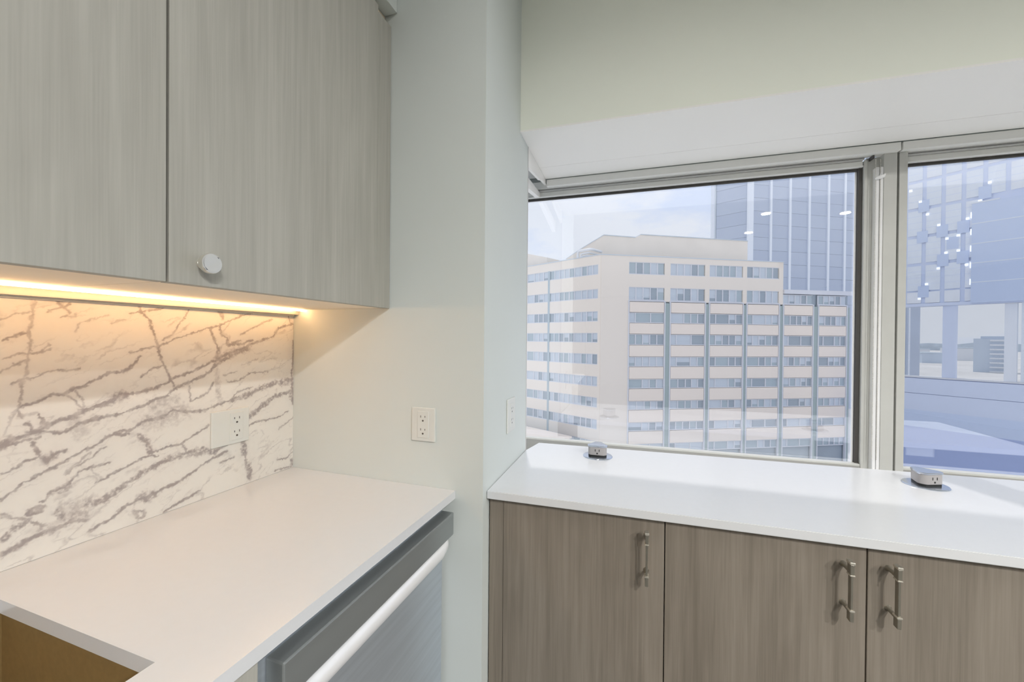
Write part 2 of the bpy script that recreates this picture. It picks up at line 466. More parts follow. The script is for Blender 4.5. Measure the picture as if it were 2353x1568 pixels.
def popup(u, v, rot, label, faces, s=1.0):
    c = W((u, v, H))
    t = thing('popup_socket', label, 'socket', c, 'pop-up power sockets in the window worktop')
    b = bmesh.new()
    tube(b, [c + Vector((0, 0, -0.004)), c + Vector((0, 0, 0.0012)), c + Vector((0, 0, 0.003)), c + Vector((0, 0, 0.0032))], 0.048, 48, rs=[0.046 * s, 0.047 * s, 0.0455 * s, 0.044 * s])
    smooth(obj('flange', b, M['chrome'], t), 30)
    R_ = 0.0315 * s
    def ring(scale, z):
        return [(c.x + x * scale, c.y + y * scale, c.z + z) for x, y in rounded_tri(R_, 9, rot)]
    def stack(rows):
        b = bmesh.new()
        rs_ = [[b.verts.new(p) for p in ring(s_, z_)] for s_, z_ in rows]
        n = len(rs_[0])
        for i in range(len(rs_) - 1):
            for k in range(n):
                b.faces.new([rs_[i][k], rs_[i][(k + 1) % n], rs_[i + 1][(k + 1) % n], rs_[i + 1][k]])
        b.faces.new(list(reversed(rs_[0])))
        b.faces.new(rs_[-1])
        bmesh.ops.recalc_face_normals(b, faces=b.faces[:])
        return b
    smooth(obj('base_gap', stack([(0.98, -0.003), (0.98, 0.0095)]), M['ink'], t), 50)
    body = smooth(obj('body', stack([(1.0, 0.0092), (1.0, 0.0345)]), M['popup'], t), 50)
    smooth(obj('cap', stack([(1.03, 0.0342), (1.06, 0.0352), (1.06, 0.0380), (1.02, 0.0392), (0.9, 0.0394)]), M['chrome'], t), 30)
    # sockets on the flat sides
    inr = 0.0
    for i in faces:
        an = rot + math.pi / 3 + i * 2 * math.pi / 3
        nx, ny = math.cos(an), math.sin(an)
        inr = max(x * nx + y * ny for x, y in rounded_tri(R_, 9, rot))
        def S(p):
            return Vector((c.x + nx * (inr + p[1]) - ny * p[0], c.y + ny * (inr + p[1]) + nx * p[0], c.z + p[2]))
        for sx in (-0.0062, 0.0062):
            obj('slot', B((sx - 0.0011, -0.003, 0.0205), (sx + 0.0011, 0.0004, 0.0275), S), M['ink'], body)
        b = bmesh.new()
        tube(b, [S((0, -0.003, 0.0145)), S((0, 0.0004, 0.0145))], 0.0025, 10)
        obj('slot', b, M['ink'], body)
    return t
popup(0.241, 0.412, math.radians(-28), 'small round pop-up power socket on the white worktop, near the return wall', (2,))
popup(1.094, 0.420, math.radians(-8), 'pop-up power socket with curved metal cap, on the worktop in front of the mirrored pane', (2,))

# ------------------------------------------------------------------ bead chain of the blind
t = thing('bead_chain', 'white bead chain hanging beside the mullion between the windows', 'chain', W((1.127, 0.72, 0.92)))
for name_u in (1.1145, 1.1275):
    b = bmesh.new()
    tube(b, [W((name_u, 0.7125, 0.90)), W((name_u, 0.7125, 1.90))], 0.0006, 6)
    z = 0.902
    while z < 1.90:
        c = W((name_u, 0.7125, z))
        bmesh.ops.create_icosphere(b, subdivisions=1, radius=0.0017, matrix=Matrix.Translation(c))
        z += 0.0055
    o = obj('strand', b, M['chain'], t)
b = bmesh.new()
c = W((1.1275, 0.7205, 1.842))
tube(b, [W((1.1135, 0.712, 1.834)), W((1.119, 0.709, 1.836)), W((1.1275, 0.7075, 1.838)), W((1.135, 0.709, 1.841)), W((1.139, 0.711, 1.848))], 0.0045, 12, rs=[0.003, 0.005, 0.0058, 0.005, 0.003])
tube(b, [W((1.124, 0.709, 1.84)), W((1.1275, 0.708, 1.853)), W((1.131, 0.709, 1.84))], 0.002, 8)
smooth(obj('clip', b, M['track'], t))

# ------------------------------------------------------------------ kitchen counter with sink
XF = 0.5315
bm = bmesh.new()
xs = [0.002, 0.105, 0.442, XF]
ys = [-1.95, -1.04, -0.592, -0.001]
zt, zb = H, 0.894
for i in range(3):
    for j in range(3):
        if i == 1 and j == 1:
            continue
        for zz in (zt, zb):
            bm.faces.new([bm.verts.new((xs[i + a], ys[j + c], zz)) for a, c in ((0, 0), (1, 0), (1, 1), (0, 1))])
def quad(a, b_):
    bm.faces.new([bm.verts.new((a[0], a[1], zb)), bm.verts.new((b_[0], b_[1], zb)), bm.verts.new((b_[0], b_[1], zt)), bm.verts.new((a[0], a[1], zt))])
for i in range(3):
    quad((xs[i], ys[0]), (xs[i + 1], ys[0])); quad((xs[i], ys[3]), (xs[i + 1], ys[3]))
    quad((xs[0], ys[i]), (xs[0], ys[i + 1])); quad((xs[3], ys[i]), (xs[3], ys[i + 1]))
quad((xs[1], ys[1]), (xs[2], ys[1])); quad((xs[1], ys[2]), (xs[2], ys[2]))
quad((xs[1], ys[1]), (xs[1], ys[2])); quad((xs[2], ys[1]), (xs[2], ys[2]))
bmesh.ops.remove_doubles(bm, verts=bm.verts[:], dist=1e-5)
bmesh.ops.recalc_face_normals(bm, faces=bm.faces[:])
kc = obj('countertop', bm, M['quartz'])
kc['label'] = 'white quartz kitchen countertop with sink cut-out, against the marble backsplash'
kc['category'] = 'countertop'
# sink basin: open box hung below the cut-out
bm = bmesh.new()
lo, hi = (0.098, -1.048, 0.70), (0.449, -0.585, 0.8935)
th = 0.004
for a, b_ in (((lo[0], lo[1], lo[2]), (hi[0], hi[1], lo[2] + th)),
              ((lo[0], lo[1], lo[2]), (lo[0] + th, hi[1], hi[2])), ((hi[0] - th, lo[1], lo[2]), (hi[0], hi[1], hi[2])),
              ((lo[0], lo[1], lo[2]), (hi[0], lo[1] + th, hi[2])), ((lo[0], hi[1] - th, lo[2]), (hi[0], hi[1], hi[2]))):
    box(bm, a, b_)
sk = obj('sink', bm, M['sink'])
sk['label'] = 'undermount kitchen sink basin, tinted brown for warm reflected light, below the countertop cut-out'
sk['category'] = 'sink'
b = bmesh.new()
tube(b, [(0.27, -0.82, 0.704), (0.27, -0.82, 0.707), (0.27, -0.82, 0.7075)], 0.04, 28, rs=[0.045, 0.043, 0.03])
smooth(obj('drain', b, M['nickel'], sk), 30)
# sink base cabinet left of the dishwasher
t = thing('sink_cabinet', 'grey wood sink cabinet left of the dishwasher', 'cabinet', (0.25, -0.9, 0))
obj('side_panel', B((0.02, -0.540, 0.0), (0.50, -0.524, 0.8935)), M['wood_shaded'], t)
obj('side_panel', B((0.02, -1.35, 0.0), (0.50, -1.334, 0.8935)), M['wood_shaded'], t)
obj('door', B((0.50, -1.349, 0.10), (0.518, -0.948, 0.888), ID, 0.0008), M['wood_lit'], t)
obj('door', B((0.50, -0.945, 0.10), (0.518, -0.523, 0.888), ID, 0.0008), M['wood_lit'], t)
obj('plinth', B((0.40, -1.34, 0.0), (0.415, -0.53, 0.10)), M['wood_shaded'], t)
# dishwasher
t = thing('dishwasher', 'stainless steel dishwasher with bar handle, under the kitchen countertop by the wall', 'dishwasher', (0.27, -0.27, 0))
obj('tub', B((0.03, -0.519, 0.09), (0.475, -0.010, 0.878)), M['steel'], t)
obj('toe_kick', B((0.40, -0.515, 0.0), (0.42, -0.012, 0.10)), M['gap'], t)
obj('door', B((0.475, -0.517, 0.10), (0.502, -0.012, 0.870), ID, 0.002), M['steel_door'], t)
bm = bmesh.new()
box(bm, (0.502, -0.500, 0.811), (0.5345, -0.014, 0.866), ID, 0.0025)
obj('top_rail', bm, M['steel'], t)
bm = bmesh.new()
tube(bm, [(0.503, -0.030, 0.806), (0.513, -0.036, 0.795), (0.5205, -0.052, 0.7985), (0.523, -0.075, 0.7925), (0.523, -0.30, 0.7925), (0.523, -0.46, 0.7925), (0.5205, -0.480, 0.7985), (0.513, -0.494, 0.795), (0.503, -0.499, 0.806)], 0.0175, 24)
smooth(obj('handle', bm, M['steel_bar'], t))

# ------------------------------------------------------------------ marble backsplash
VEINS = [
(3,0.7,-520,1360,-522,1339,-525,1301,-525,1267,-528,1234,-533,1210,-538,1185,-538,1171,-533,1157),
(5,1,-518,1359,-499,1361,-488,1350,-474,1333),
(2.5,1,-502,1335,-484,1345,-474,1348),
(2.5,0.7,-555,1317,-543,1327,-520,1332),
(2.5,0.7,-484,1324,-467,1329),
(2.5,0.5,-469,1299,-464,1315,-445,1324,-422,1331),
(2.5,0.5,-418,1316,-397,1326),
(3,1,-389,1338,-369,1343,-336,1351,-311,1360,-295,1364),
(4,1,-376,1363,-369,1339,-355,1323,-348,1299,-341,1273,-334,1245,-326,1225,-316,1198,-309,1184),
(3,0.9,-555,1283,-541,1292,-527,1297),
(2.5,0.7,-555,1255,-538,1261,-524,1260,-510,1263,-499,1269),
(2.5,0.7,-510,1263,-502,1277),
(2.5,0.7,-555,1235,-542,1244,-526,1251),
(3,0.8,-545,1213,-530,1220,-515,1226,-497,1231,-481,1231,-463,1234),
(4,1,-536,1175,-518,1180,-497,1190,-484,1188,-474,1197,-460,1202,-443,1208,-416,1222,-401,1222,-384,1234,-371,1252),
(3,0.7,-481,1186,-467,1169,-456,1160),
(3,0.7,-472,1194,-458,1175,-456,1163),
(5,1,-504,1140,-491,1142,-470,1148,-456,1158,-443,1161,-422,1167,-409,1173,-395,1177,-371,1179,-345,1184,-323,1193,-305,1203,-259,1220,-223,1234,-191,1252,-157,1262,-121,1277,-66,1295,-50,1318,-6,1331),
(13,1,-416,1169,-397,1178),
(5,1,-467,1131,-441,1139,-422,1138,-401,1141,-377,1147,-357,1155,-323,1167,-305,1182,-276,1191,-235,1209,-217,1230,-191,1239),
(3,1,-389,1261,-333,1273,-313,1285,-287,1294,-259,1304,-236,1313,-211,1320,-185,1334,-147,1348,-99,1363),
(3,0.8,-331,1285,-311,1299,-300,1323,-290,1332,-279,1357),
(7,1,-217,1361,-205,1339),
(5,1,-211,1323,-208,1297,-195,1291,-191,1271,-171,1278,-161,1281),
(4,1,-233,1313,-223,1281,-214,1259),
(9,0.8,-214,1265,-220,1240),
(13,0.8,-217,1233,-185,1251,-140,1264),
(4,0.8,-161,1298,-136,1312,-71,1341),
(4,1,-191,1271,-157,1274,-125,1284),
(3,1,-22,1360,-10,1334,-1,1331),
(6,1,1,1280,-2,1222,-7,1188,0,1102),
(10,1,-184,1136,-139,1143,-102,1156,-62,1166,2,1169),
(16,0.9,-49,1165,0,1164),
(8,1,-139,1084,-101,1106,-61,1129,0,1137),
(8,1,-14,1138,0,1098),
(3,0.7,-201,1200,-171,1204),
(3,0.8,-194,1181,-164,1182,-143,1195,-121,1200,-82,1199),
(9,0.45,-220,1227,-217,1163,-207,1129),
(4,0.9,-226,1183,-238,1162,-259,1150,-276,1146),
(4,0.8,-279,1182,-276,1146),
(3,1,-371,1210,-350,1224,-328,1231),
(4,1,-259,1123,-235,1124,-204,1132,-174,1138),
(3,0.8,-184,1139,-167,1154,-128,1163),
(2.5,0.5,-157,1220,-114,1233),
(7,1,-555,1115,-547,1120,-534,1127,-524,1131,-507,1137,-491,1145,-473,1144,-464,1151,-448,1156,-428,1163,-414,1170,-398,1176),
(4.5,1,-555,1117,-545,1126,-527,1129,-513,1131,-493,1122,-480,1124,-463,1132,-437,1136,-412,1140,-386,1144,-366,1150,-346,1159,-322,1165),
(14,1,-555,1117,-548,1123),
(12,0.6,-527,1130,-512,1133),
(3,1,-547,1115,-530,1120,-513,1120),
(5,1,-521,1113,-516,1099,-513,1087,-504,1076,-496,1085,-480,1089),
(10,0.8,-507,1077,-498,1083),
(3,1,-555,1072,-545,1075,-534,1082,-519,1087,-512,1087),
(4,1,-555,1030,-544,1039,-533,1049,-515,1057,-496,1064,-476,1072,-456,1083,-437,1090,-426,1098,-406,1106,-386,1106,-368,1116,-329,1119),
(2.5,0.9,-426,1080,-437,1076,-448,1064,-469,1054,-481,1046),
(2.5,0.6,-447,1078,-461,1063,-483,1047),
(3.5,1,-420,1051,-437,1049,-459,1046,-469,1038,-480,1027,-490,1024,-498,1022,-507,1012,-513,1010),
(10,0.8,-481,1025,-496,1020),
(3.5,1,-441,1015,-422,1025,-396,1033,-364,1044,-341,1042),
(9,1,-454,982,-433,982,-420,986,-402,995,-386,1002,-368,1015,-353,1018,-329,1025,-309,1028,-284,1032,-253,1033,-227,1016),
(4,1,-227,1016,-206,1024,-184,1028),
(12,0.7,-281,1026,-253,1024),
(22,0.7,-476,970,-459,965),
(20,0.6,-480,985,-455,983),
(10,1,-491,983,-483,970),
(5,1,-528,994,-524,1001,-509,1000,-512,994,-528,994),
(3,0.8,-555,1005,-541,994,-524,981,-509,968),
(8,1,-552,966,-543,977,-528,983),
(7,1,-555,942,-544,945,-530,951,-515,955,-501,958,-486,958,-469,958,-454,953),
(10,0.8,-510,962,-496,956),
(5,1,-450,930,-430,938,-416,942,-398,955,-375,962,-346,962,-327,967,-299,973,-278,981,-253,994,-224,1004,-193,1011),
(12,0.9,-375,962,-348,960),
(6,0.9,-381,941,-366,936,-364,923,-375,921,-381,941),
(3.5,1,-329,917,-307,925,-273,933,-256,936),
(11,1,-153,1027,-147,992),
(5,1,-147,992,-145,965),
(11,1,-140,960,-132,931),
(3,1,-60,922,-5,918),
(4,1,-52,952,-22,947,9,962),
(9,1,-5,935,0,922),
(4,0.8,-48,1035,-23,1048,8,1064),
(3,1,-140,1064,-107,1070,-69,1067,-40,1073,-19,1080),
(8,1,-137,1087,-119,1097,-92,1110,-65,1128,-23,1133),
(5,1,-368,1116,-341,1121,-310,1130,-281,1125,-248,1122,-206,1131),
(30,0.5,-353,1118,-322,1126,-292,1130),
(22,0.5,-346,1150,-310,1155),
(8,1,-373,1090,-359,1071,-353,1051),
(4,1,-353,1051,-319,1056,-294,1055,-276,1065,-236,1084),
(5,1,-294,1055,-286,1036),
(6,1,-515,1156,-504,1136),
(5,1,-528,1147,-521,1135),
(14,0.4,-473,1137,-461,1115),
(4,1,-400,1097,-386,1106),
(4,1,-414,1102,-390,1097),
(2.5,0.5,-555,1132,-547,1157,-538,1173),
(2.5,0.5,-445,1044,-432,1023),
(3,1,-209,989,-177,991),
(7,0.6,-534,1161,-518,1161),

]
def vnoise(x, y, seed):
    rng = np.random.RandomState(seed)
    g = rng.rand(256, 256).astype(np.float32)
    xi = np.floor(x).astype(int); yi = np.floor(y).astype(int)
    fx = x - xi; fy = y - yi
    fx = fx * fx * (3 - 2 * fx); fy = fy * fy * (3 - 2 * fy)
    a = g[xi % 256, yi % 256]; b = g[(xi + 1) % 256, yi % 256]
    c = g[xi % 256, (yi + 1) % 256]; d = g[(xi + 1) % 256, (yi + 1) % 256]
    return (a * (1 - fx) + b * fx) * (1 - fy) + (c * (1 - fx) + d * fx) * fy
def fbm(x, y, s, seed, o=4):
    r = 0; amp = 0.5; tot = 0
    for i in range(o):
        r = r + amp * vnoise(x / s, y / s, seed + i); tot += amp
        amp *= 0.55; s = s / 2.1
    return r / tot
def marble():
    y0, y1, z0, z1 = -1000.0, -0.5, 914.5, 1371.5
    st = 1.15
    ny = int((y1 - y0) / st) + 1; nz_ = int((z1 - z0) / st) + 1
    yy, zz = np.meshgrid(np.linspace(y0, y1, ny), np.linspace(z0, z1, nz_), indexing='ij')
    Y = yy.ravel().astype(np.float32); Z = zz.ravel().astype(np.float32)
    # left of the photographed part the slab goes on as its own book-match
    Ym = np.where(Y < -575, -1150 - Y, Y)
    wy = (fbm(Ym + 3000, Z, 16, 11) - 0.5) * 7 + (fbm(Ym + 3000, Z, 4, 21, 2) - 0.5) * 5
    wz = (fbm(Ym + 3000, Z, 16, 31) - 0.5) * 7 + (fbm(Ym + 3000, Z, 4, 41, 2) - 0.5) * 5
    px, py = Ym + wy, Z + wz
    wid = 0.12 + 0.9 * fbm(Ym + 3000, Z, 22, 51, 3) + 1.1 * np.clip(fbm(Ym + 3000, Z, 7, 55, 3) - 0.25, 0, 1)
    spk = fbm(Ym + 3000, Z, 4.5, 61, 3)
    acc = np.zeros_like(Y)
    for v in VEINS:
        wd, k = v[0], v[1]
        pts = [(v[i], v[i + 1]) for i in range(2, len(v), 2)]
        hw = wd * 0.60 * wid + 0.45
        for (ax, ay), (bx, by) in zip(pts[:-1], pts[1:]):
            m_ = (px > min(ax, bx) - 45) & (px < max(ax, bx) + 45) & (py > min(ay, by) - 45) & (py < max(ay, by) + 45)
            if not m_.any():
                continue
            qx, qy = px[m_], py[m_]
            dx, dy = bx - ax, by - ay
            tt = np.clip(((qx - ax) * dx + (qy - ay) * dy) / (dx * dx + dy * dy + 1e-6), 0, 1)
            d = np.hypot(qx - ax - tt * dx, qy - ay - tt * dy)
            h = hw[m_]
            if wd >= 8:
                core = np.clip(1.6 - d / (h * 1.1), 0, 1) * np.clip(-0.15 + 2.3 * spk[m_], 0.3, 1.15)
            else:
                core = np.clip(1.5 - d / h, 0, 1)
            val = k * np.maximum(core, 0.22 * np.exp(-d / (h * 2.2)))
            acc[m_] = np.maximum(acc[m_], val)
    # hairline veins running with the main ones
    ca, sa = math.cos(0.42), math.sin(0.42)
    ru, rv = px * ca + py * sa + 3000, -px * sa + py * ca + 3000
    for sc_, th_, k_, sd in ((34, 0.030, 0.42, 91), (17, 0.035, 0.30, 95), (60, 0.022, 0.5, 99)):
        nn = fbm(ru / 3.2, rv, sc_, sd, 3)
        ridge = np.clip(1 - np.abs(nn - 0.5) / th_, 0, 1)
        gate = np.clip((fbm(Ym + 3000, Z, 55, sd + 2, 2) - 0.46) * 6, 0, 1)
        acc = np.maximum(acc, ridge * gate * k_)
    a = np.clip(acc * (0.35 + 1.1 * fbm(Ym + 3000, Z, 8, 71, 4)), 0, 1)[:, None]
    cl = fbm(Ym + 3000, Z, 90, 81, 3)[:, None]
    base = np.array([0.80, 0.77, 0.72]) * (0.965 + 0.07 * cl)
    vein = np.array([0.26, 0.215, 0.215])
    col = base * (1 - 0.78 * a) + vein * 0.78 * a
    n = len(Y)
    co = np.zeros((n, 3), np.float32); co[:, 0] = 0.0062; co[:, 1] = Y / 1000; co[:, 2] = Z / 1000
    i = np.arange(ny - 1)[:, None] * nz_ + np.arange(nz_ - 1)[None, :]
    f = np.stack([i, i + nz_, i + nz_ + 1, i + 1], -1).reshape(-1, 4)
    me = bpy.data.meshes.new('backsplash')
    me.vertices.add(n); me.vertices.foreach_set('co', co.ravel())
    nf = len(f)
    me.loops.add(nf * 4); me.loops.foreach_set('vertex_index', f.ravel().astype(np.int32))
    me.polygons.add(nf); me.polygons.foreach_set('loop_start', (np.arange(nf) * 4).astype(np.int32))
    me.polygons.foreach_set('loop_total', np.full(nf, 4, np.int32))
    me.update()
    at = me.color_attributes.new('stone', 'FLOAT_COLOR', 'POINT')
    at.data.foreach_set('color', np.concatenate([col, np.ones((n, 1))], 1).astype(np.float32).ravel())
    m = bpy.data.materials.new('veined_marble'); m.use_nodes = True
    t_ = m.node_tree; p = t_.nodes['Principled BSDF']
    an = t_.nodes.new('ShaderNodeVertexColor'); an.layer_name = 'stone'
    t_.links.new(an.outputs['Color'], p.inputs['Base Color'])
    p.inputs['Roughness'].default_value = 0.3
    p.inputs['Specular IOR Level'].default_value = 0.4
    me.materials.append(m)
    o = bpy.data.objects.new('backsplash', me); COL.objects.link(o); ORG[o.name] = Vector((0, 0, 0))
    o['label'] = 'marble backsplash slab with grey-brown veins between countertop and upper cabinets'
    o['category'] = 'backsplash'
    obj('slab_core', B((0.001, -1.0, 0.9145), (0.006, -0.0005, 1.3715)), M['plastic'], o)
marble()

# ------------------------------------------------------------------ upper cabinets
DC = 0.336
ZB = 1.3715
def upper(y0, y1, d0, d1, ky, label, filler=None):
    t = thing('upper_cabinet', label, 'cabinet', (0.17, (y0 + y1) / 2, ZB), 'upper cabinets over the kitchen counter')
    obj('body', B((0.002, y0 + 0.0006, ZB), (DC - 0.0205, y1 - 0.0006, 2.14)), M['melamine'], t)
    d = obj('door', B((DC - 0.019, d0, ZB - 0.001), (DC, d1, 2.125), ID, 0.0008), M['wood_lit'], t)
    b = bmesh.new()
    k = Vector((DC, ky, 1.4035))
    xs_ = [0, 0.002, 0.004, 0.010, 0.013, 0.0145, 0.0215, 0.0235, 0.0240, 0.0233]
    rs_ = [0.0075, 0.0072, 0.0052, 0.0052, 0.0085, 0.0145, 0.0155, 0.0145, 0.0125, 0.004]
    tube(b, [k + Vector((x, 0, 0)) for x in xs_], 0.01, 28, rs=rs_)
    smooth(obj('knob', b, M['knob'], d), 35)
    if filler:
        obj('filler_strip', B((DC - 0.019, filler[0], ZB - 0.001), (DC - 0.001, filler[1], 2.11), ID, 0.0006), M['wood_lit'], t)
    return t
upper(-0.5178, -0.0012, -0.5158, -0.0555, -0.472, 'grey wood upper cabinet with a round knob, beside the plain wall', (-0.0540, -0.0015))
upper(-1.005, -0.5178, -1.004, -0.5192, -0.96, 'grey wood upper cabinet left of the knobbed one, knob out of view')
# LED light bar under the cabinets
t = thing('light_bar', 'warm glowing LED light bar under the upper cabinets', 'light', (0.05, -0.5, ZB))
def LB(p):   # the bar runs a little out of parallel with the wall
    return Vector((p[0] + (p[1] / -0.589) * 0.040, p[1], ZB - p[2]))
def LC(p):
    return Vector((p[0] + 0.002, p[1], ZB - p[2]))
obj('channel', B((0.004, -0.995, 0.0), (0.026, -0.003, 0.015), LC, 0.0008), M['alu'], t)
obj('backing', B((0.0425, -0.995, 0.0), (0.0455, -0.003, 0.0018), LB, 0.0004), M['alu'], t)
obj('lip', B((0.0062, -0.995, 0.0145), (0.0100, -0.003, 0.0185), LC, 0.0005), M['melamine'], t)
obj('diffuser', B((0.0456, -0.994, 0.0), (0.0492, -0.004, 0.0055), LB, 0.001), M['led'], t)

# ------------------------------------------------------------------ wall sockets
def outlet(name, label, F, w, h, gangs, grp='wall sockets'):
    """F(a, d, z): a across, d out of the wall, z up, about the plate's middle"""
    t = thing(name, label, 'socket', F((0, 0, 0)), grp)
    pl_ = obj('plate', B((-w / 2, 0, -h / 2), (w / 2, 0.005, h / 2), F, 0.0018), M['plastic'], t)
    for a, kind in gangs:
        ins = obj('insert', B((a - 0.0165, 0.004, -0.034), (a + 0.0165, 0.0065, 0.034), F, 0.001), M['plastic'], t)
        if kind == 'outlet':
            for zc in (0.0165, -0.0165):
                for s_, hh in ((-0.0062, 0.0035), (0.0062, 0.0028)):
                    obj('slot', B((a + s_ - 0.0008, 0.006, zc + 0.004 - hh * 0.8), (a + s_ + 0.0008, 0.0068, zc + 0.004 + hh * 0.8), F), M['slot'], ins)
                b = bmesh.new()
                tube(b, [F((a, 0.006, zc - 0.0065)), F((a, 0.0068, zc - 0.0065))], 0.0025, 10)
                obj('slot', b, M['slot'], ins)
    return t
outlet('wall_socket', 'white double socket on the plain wall above the countertop corner', lambda p: Vector((0.441 + p[0], -p[1] - 0.0002, 1.0725 + p[2])), 0.068, 0.086, [(0, 'outlet')])
outlet('wall_socket', 'white double socket seen edge-on, on the white return wall beside the window', lambda p: W((p[1] + 0.0002, 0.222 + p[0], 1.068 + p[2])), 0.074, 0.098, [(0, 'outlet')])
outlet('wall_socket', 'white wide socket plate set into the marble backsplash', lambda p: Vector((0.0065 + p[1], -0.187 - p[0], 1.070 + p[2])), 0.094, 0.086, [(-0.0135, 'outlet')])

# ------------------------------------------------------------------ ceiling downlights, mirrored and added
def downlight(x, y, label, watt):
    t = thing('downlight', label, 'light', (x, y, ZC), 'recessed ceiling downlights')
    c = Vector((x, y, ZC))
    b = bmesh.new()
    tube(b, [c + Vector((0, 0, -0.0005)), c + Vector((0, 0, -0.006)), c + Vector((0, 0, -0.007))], 0.06, 32, rs=[0.052, 0.050, 0.040])
    smooth(obj('trim_ring', b, M['track'], t), 30)
    b = bmesh.new()
    tube(b, [c + Vector((0, 0, -0.0071)), c + Vector((0, 0, -0.009))], 0.05, 32, rs=[0.039, 0.036])
    obj('lens', b, M['lamp'], t)
    la = bpy.data.lights.new('downlight_bulb', 'AREA')
    la.shape = 'DISK'; la.size = 0.072; la.energy = watt; la.color = (1.0, 0.985, 0.95); la.spread = math.radians(170)
    lo_ = bpy.data.objects.new('bulb', la); COL.objects.link(lo_)
    lo_.parent = t
    lo_.location = (0, 0, -0.012)
for x, y, lb in ((2.216, -1.833, 'ceiling downlight mirrored in the left pane, upper left of the pair'),
                 (2.918, -1.970, 'ceiling downlight mirrored in the left pane, near the mullion'),
                 (2.272, -2.540, 'ceiling downlight mirrored in the left pane, lowest of the three'),
                 (0.98, -0.52, 'added ceiling lamp over the kitchen corner, unseen'),
                 (4.6, -0.6, 'added ceiling lamp near the far windows, unseen'),
                 (5.6, -2.0, 'added ceiling lamp by the right wall, unseen')):
    downlight(x, y, lb, KITCHEN_FILL_W if x < 1 else LAMP_W)  # lamps not mirrored in the pane are added to brighten the room

# ------------------------------------------------------------------ outside: street
bm = bmesh.new()
box(bm, (-1500, -3000, -19), (2200, 3000, -18.5))
struct('ground', bm, M['street'])

SHARE = {}
def unit(m):
    if m.name not in SHARE:
        b = bmesh.new()
        box(b, (0, 0, 0), (1, 1, 1))
        me = bpy.data.meshes.new('piece')
        b.to_mesh(me); b.free()
        me.materials.append(m)
        SHARE[m.name] = me
    return SHARE[m.name]
def piece(name, P, dx, dn, lo, hi, m, parent):
    """box piece in a facade's frame (along, out, up) sharing one mesh per material"""
    o = bpy.data.objects.new(name, unit(m))
    COL.objects.link(o)
    base = P + dx * lo[0] + dn * lo[1] + Vector((0, 0, lo[2]))
    s = [hi[i] - lo[i] for i in range(3)]
    R_ = Matrix((dx, dn, Vector((0, 0, 1)))).transposed().to_4x4()
    wm = Matrix.Translation(base) @ R_ @ Matrix.Diagonal((*s, 1))
    o.parent = parent
    q = parent
    inv = Matrix.Translation(-PORG[q.name])
    o.matrix_parent_inverse = Matrix.Identity(4)
    o.matrix_basis = inv @ wm
    PORG[o.name] = None
    return o
PORG = {}
def empt(name, label, cat, loc, group=None):
    t = thing(name, label, cat, loc, group)
    PORG[t.name] = Vector(loc)
    return t
def solid(name, bm, m, parent):
    o = obj(name, bm, m, parent)
    PORG[o.name] = ORG[parent.name].copy()
    return o

# ------------------------------------------------------------------ beige building
CN = Vector((-5.545, 58.223, 0))
dR = Vector((0.886, 0.463, 0)).normalized(); nR = Vector((dR.y, -dR.x, 0))
dL = Vector((-0.894, 0.449, 0)).normalized(); nL = Vector((-dL.y, dL.x, 0))
if nL.y > 0:
    nL = -nL
bld = empt('office_building', 'beige brick office building with ribbon windows and teal fins, across the street', 'building', (CN.x, CN.y, -18.5))
def FR(p):
    return CN + dR * p[0] + nR * p[1] + Vector((0, 0, p[2]))
def FL(p):
    return CN + dL * p[0] + nL * p[1] + Vector((0, 0, p[2]))
GZ = -18.5
bm = bmesh.new()
e = CN + dR * 29.95; g = CN + dL * 24
k = 0.35
pl_ = [(q.x, q.y) for q in (CN + (nR + nL) * -k * 0.55, e - nR * k, e - nR * 20, CN + Vector((2, 26, 0)), g + Vector((4, 8, 0)), g - nL * k)]
prism(bm, pl_, GZ, 13.3, lambda p: Vector((p[0], p[2], p[1])))
solid('core', bm, M['pane_b'], bld)
bm = bmesh.new()
a_, b_ = CN + dR * 29.95, CN + dR * 42.1
pl_ = [(q.x, q.y) for q in (a_ - nR * k, b_ - nR * k, b_ - nR * 18, a_ - nR * 18)]
prism(bm, pl_, GZ, 9.1, lambda p: Vector((p[0], p[2], p[1])))
solid('annex', bm, M['pane_b'], bld)
RRows = [(12.67, 10.85), (9.0, 7.05), (5.24, 3.70), (2.05, 0.45), (-1.30, -2.75), (-4.60, -6.0), (-7.85, -9.15), (-11.0, -12.3), (-14.2, -15.5)]
bays = [(4.34, 9.98), (10.9, 16.57), (17.3, 22.95), (23.62, 29.22), (30.0, 35.3), (36.3, 41.5)]
# corner pier, parapets
def slab(name, P, dx, dn, lo, hi, m=None):
    return piece(name, P, dx, dn, lo, hi, m or M['beige'], bld)
PZ = Vector((CN.x, CN.y, 0))
slab('corner_pier', PZ, dR, nR, (0.02, -0.6, GZ), (4.34, 0.0, 13.5))
slab('parapet', PZ, dR, nR, (4.34, -0.6, 12.67), (29.95, 0.0, 13.5))
slab('end_pier', PZ, dR, nR, (29.22, -0.6, 6.9), (29.95, 0.0, 13.5))
slab('parapet_cap', PZ, dR, nR, (0.0, -0.7, 13.5), (30.05, 0.08, 13.62), M['pane_c'])
slab('annex_roof_band', PZ, dR, nR, (30.0, -0.6, 8.6), (42.3, 0.25, 9.26), M['w_frame'])
for (s0, s1), (s2, s3) in zip(bays[:3], bays[1:4]):
    slab('pier', PZ, dR, nR, (s1, -0.6, 6.9), (s2, 0.0, 12.67))
rnd = random.Random(11)
patt = [[1.4, 1.2, 1, 1, 1], [1, 1, 1, 1, 1], [1, 2, 1, 1], [2, 1, 1, 1], [0.8, 1.8, 1.6]]
